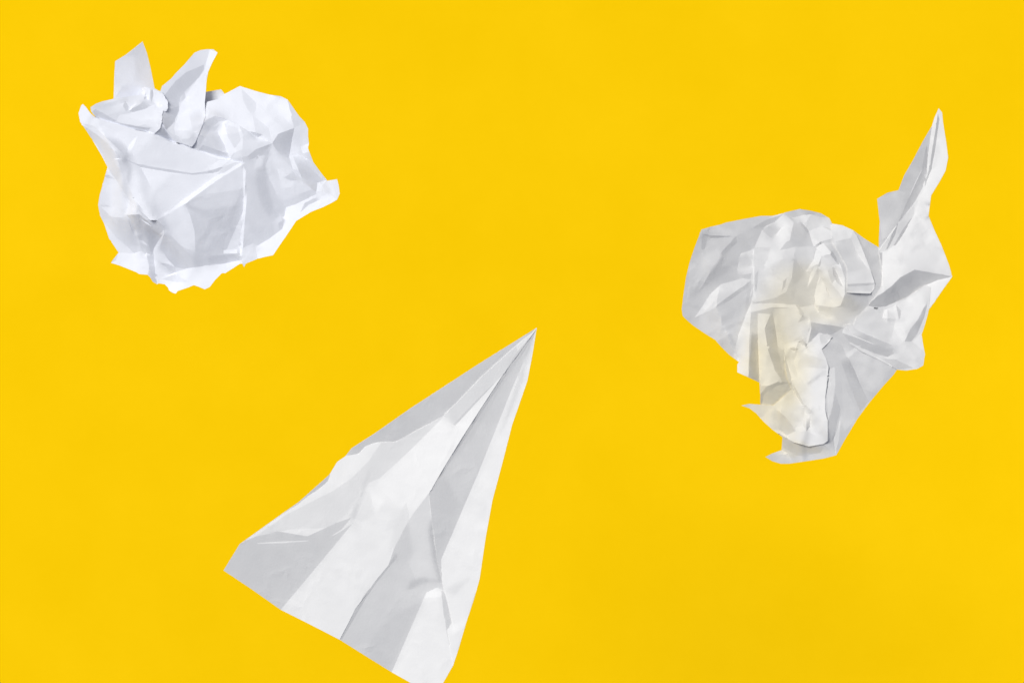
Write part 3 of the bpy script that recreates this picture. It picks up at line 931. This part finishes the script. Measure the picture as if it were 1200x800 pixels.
PLANE = [
 dict(name='outer_wing', base=.81, z=0, dome=14, wamp=.005, soft=.09, gaps=(.4, 1.1), mix=.38, last=[
    (.97,"434,572 450,585 442,600 436,590",1),
    (.72,"592,436 594,439 566,481 541,520 504,580 502,577 540,515 565,476"),
    (.74,"629,385 612,411 592,436 594,439 615,411"),
    (.74,"464,648 466,652 440,684 428,702 400,750 398,748 426,698 450,668")], label='grey underside of the left wing showing along its edge',
  outline="629,384 600,402 560,427 520,453 480,479 440,507 412,525 405,534 395,541 389,551 386,556 350,588 330,602 281,637 262,668 295,690 329,714 365,732 398,749 430,769 459,787 482,800 500,811 519,800 531,779 538,758 546,730 555,703 562,678 569,630 577,586 588,545 600,498 608,475 618,446 624,415",
  facets=[(.79,"480,479 440,507 412,525 420,532 447,518 463,518 500,498")]),
 dict(name='centre_fold', base=.84, z=8, dome=0, wamp=.008, h=5, gap=2.5, over=True, label='creased middle strip lying deep between the wings',
  outline="506,560 480,590 455,630 420,675 385,735 385,741 399,749 430,769 459,787 482,800 500,811 519,800 531,779 529,765 545,740 545,690 525,640 515,600",
  facets=[
   (.87,"506,565 478,605 466,632 480,662 490,684 515,680 508,620"),
   (.82,"478,605 466,632 455,650 470,668 484,650",1),
   (.75,"507,600 514,655 521,685 514,682 506,650 502,622",1),
   (.77,"476,690 481,680 495,676 514,681 492,684 483,690",1),
   (.85,"480,692 500,683 520,682 505,692 497,700 486,718 466,718 474,702"),
   (.83,"462,650 425,690 398,745 385,741 399,749 459,787 475,750 497,700 470,715 466,690 466,665"),
   (.80,"468,716 494,705 459,787 430,769 430,755 448,732",1),
   (.94,"459,787 500,693 514,692 520,706 523,740 529,765 531,779 519,800 500,811 482,800"),
   (.99,"500,693 512,688 522,692 517,699 498,699"),
   (.82,"517,692 522,692 530,730 524,738 520,720")]),
 dict(name='right_wing', attach=[('503,580 512,655 525,708 529,731', 2.0), ('531,779 546,730', 1.5)], base=.80, z=18, dome=0, wamp=.006, h=5.5, gap=3, soft=.12, label='right wing with a grey inner face and bright outer edge',
  outline="629,384 624,415 618,446 608,475 600,498 588,545 577,586 569,630 562,678 555,703 546,730 538,758 531,779 530,765 527,750 523,738 529,731 525,708 518,680 512,655 507,618 503,580 496,575 530,515 580,440 618,396",
  facets=[
   (.83,"624,395 590,450 555,510 520,555 540,590 575,520 600,460",1),
   (.94,"629,384 624,415 618,446 600,498 577,586 569,630 562,678 546,730 531,779 530,765 527,750 523,738 529,731 525,708 518,680 517,655 530,625 545,590 560,555 580,505 600,455 622,405"),
   (.88,"624,400 612,430 600,465 585,510 596,490 612,450",1),
   (.93,"553,580 572,592 566,610 545,598",1),
   (.90,"551,676 532,698 522,689",1),
   (.96,"530,732 548,722 544,735 527,745")]),
 dict(name='left_wing', attach=[('628,386 611,411 590,438 540,515 503,577', 2.2), ('503,577 470,625 455,662 428,698 398,749', 3.0)], base=.93, z=26, dome=0, wamp=.006, h=5, gap=2.5, soft=.1, label='long left wing with a bulging edge and a bright middle panel',
  outline="628,386 605,405 585,423 565,441 543,464 520,487 493,502 463,518 447,518 438,519 428,523 420,531 405,535 395,542 389,552 384,564 372,574 360,582 348,592 335,600 305,621 286,635 281,637 262,668 295,690 329,714 365,732 398,749 408,730 417,712 428,698 440,680 455,662 462,642 470,625 484,602 503,577 520,548 540,515 565,476 590,438 610,411",
  facets=[
   (.88,"520,487 493,502 463,518 447,518 432,540 426,568 445,560 480,528 518,490"),
   (.94,"447,518 438,519 428,523 420,531 405,535 395,542 389,552 384,564 390,575 412,560 432,540"),
   (.87,"605,406 565,442 520,487 533,499 560,470 590,437 606,412"),
   (.80,"590,437 560,467 531,497 534,500 562,472"),
   (.78,"628,386 615,402 605,412 590,437 592,438 612,411"),
   (.89,"432,540 412,560 390,575 360,590 335,603 300,628 340,620 385,618 405,604 418,585 426,568"),
   (.80,"282,637 300,628 325,622 360,628 395,612 412,606 400,620 382,632 330,634"),
   (.85,"434,548 426,568 420,585 410,604 416,612 422,590 430,568",1),
   (.805,"281,637 262,668 295,690 329,714 370,665 414,612 400,622 382,632 330,636"),
   (.96,"518,490 533,499 560,470 591,438 565,476 503,577 484,598 450,600 432,580 440,568"),
   (.93,"440,568 414,612 370,665 329,714 365,732 398,749 417,712 440,680 455,662 462,642 476,600"),
   (.90,"476,588 480,608 462,642 455,650 462,615"),
   (.91,"432,575 440,598 425,612 416,608")]),
]

b = {L['name']: L for L in BALL}
BALL = [b['paper_corner'], merge(dict(b['crumpled_sheet'], over=False, joins=["184,259 200,250 215,240 262,206 283,194 287,191", "370,232 372,214", "370,232 380,238 388,238", "372,214 383,212"]), [b['side_tab'], b['paper_ear'], b['rolled_edge'], b['triangular_flap']]), b['paper_edge']]
b['paper_edge']['over'] = False; b['paper_corner']['z'] = -6
WAD = [merge(dict(WAD[0], joins=['919,420 919,404 935,398 945,403 952,396 960,390 970,391', '1017,358 1018,358 1030,360 1040,357', '1018,358 1003,370 990,379 987,390 995,402']), WAD[1:])]
p = {L['name']: L for L in PLANE}
PLANE = [merge(dict(p['outer_wing'], joins=['503,577 484,602 470,625 463,640 462,642 455,662 440,680 430,694']), [p['centre_fold'], p['right_wing'], p['left_wing']])]

TUNE = {
 (245, 'paper_corner'): [94, 91, 92, 91],
 (245, 'crumpled_sheet'): [97, 97, 96, 98, 99, 94, 91, 97, 91, 97, 102, 101, 93, 91, 98, 93, 99, 93, 93, 99, 95, 101, 97, 99, 99, 98, 101, 99, 103, 96, 99, 101, 96, 95, 93, 96, 100, 99, 97, 96, 95, 99, 102, 99, 98, 94, 100, 99, 99, 100, 101, 96, 91, 99, 98, 97, 93, 99, 95, 105, 91, 99, 101, 98, 98, 99, 95, 92, 98, 94, 96, 101, 97, 99, 97, 98, 91, 98, 92, 98, 93, 98, 93, 91, 98, 101, 100, 98, 92, 97, 93, 103, 95, 99, 100, 105, 99, 99, 98, 107, 110, 93, 94, 99, 94, 101],
 (245, 'paper_edge'): [100],
 (950, 'crumpled_sheet'): [102, 101, 103, 99, 96, 102, 99, 102, 101, 100, 104, 101, 100, 101, 99, 98, 105, 102, 99, 102, 101, 107, 104, 101, 103, 91, 104, 104, 102, 105, 108, 108, 108, 106, 106, 104, 100, 107, 105, 108, 109, 102, 108, 103, 102, 101, 103, 92, 104, 93, 105, 107, 105, 101, 110, 106, 102, 94, 95, 101, 107, 97, 102, 104, 105, 103, 104, 101, 103, 101, 104, 110, 108, 108, 107, 103, 107, 110, 103, 108, 105, 107, 108, 107, 104, 105, 104, 102, 104, 96, 99, 104, 95, 102, 94, 94, 103, 102, 96, 96, 92, 103, 105, 104, 102, 103, 103, 99, 105, 99, 106, 105, 108, 100, 102, 107, 108, 100, 104, 94, 102, 105, 103, 110, 104, 94, 105, 105, 96, 101, 108, 101, 103, 101, 98, 105, 104, 104, 101, 101],
 (450, 'outer_wing'): [99, 99, 104, 105, 104, 97, 100, 104, 105, 104, 105, 103, 98, 101, 103, 105, 103, 104, 104, 105, 105, 103, 103, 104, 99, 106, 103, 103, 100, 103, 103, 104, 105, 104, 104, 96, 98, 100],
}

white_blue = paper_material('cool_white_paper', (0.775, 0.790, 0.845), seed=0.31)
white_warm = paper_material('bounce_tinted_paper', (0.720, 0.715, 0.710), seed=1.27, bounce_col=(0.73, 0.66, 0.47),
    bounce_tint=[(-0.021, -0.02, 0.029, 0.06, 0.7), (-0.004, 0.0275, 0.03, 0.025, 0.42), (-0.0325, -0.0125, 0.005, 0.02, 0.35), (-0.018, -0.0025, 0.007, 0.0275, 0.35), (-0.02, -0.0325, 0.014, 0.01, 0.4), (-0.005, -0.062, 0.018000000000000002, 0.006, 0.35), (0.0175, 0.0175, 0.02, 0.011, 0.25)])
white_plain = paper_material('plain_white_paper', (0.780, 0.778, 0.775), seed=2.9)

build_paper('crumpled_paper', 'cool white crumpled paper ball with two upright ears and a broad triangular flap', 'crumpled paper',
            (245, 225), white_blue, 0.98, BALL, seed=3)
build_paper('crumpled_paper', 'greyish loosely crumpled paper with cream bounce light painted in its folds and a tall pointed horn', 'crumpled paper',
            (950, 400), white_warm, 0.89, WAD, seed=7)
build_paper('paper_plane', 'creased white folded paper plane with its nose pointing up to the right', 'paper plane',
            (450, 620), white_plain, 0.97, PLANE, seed=11)
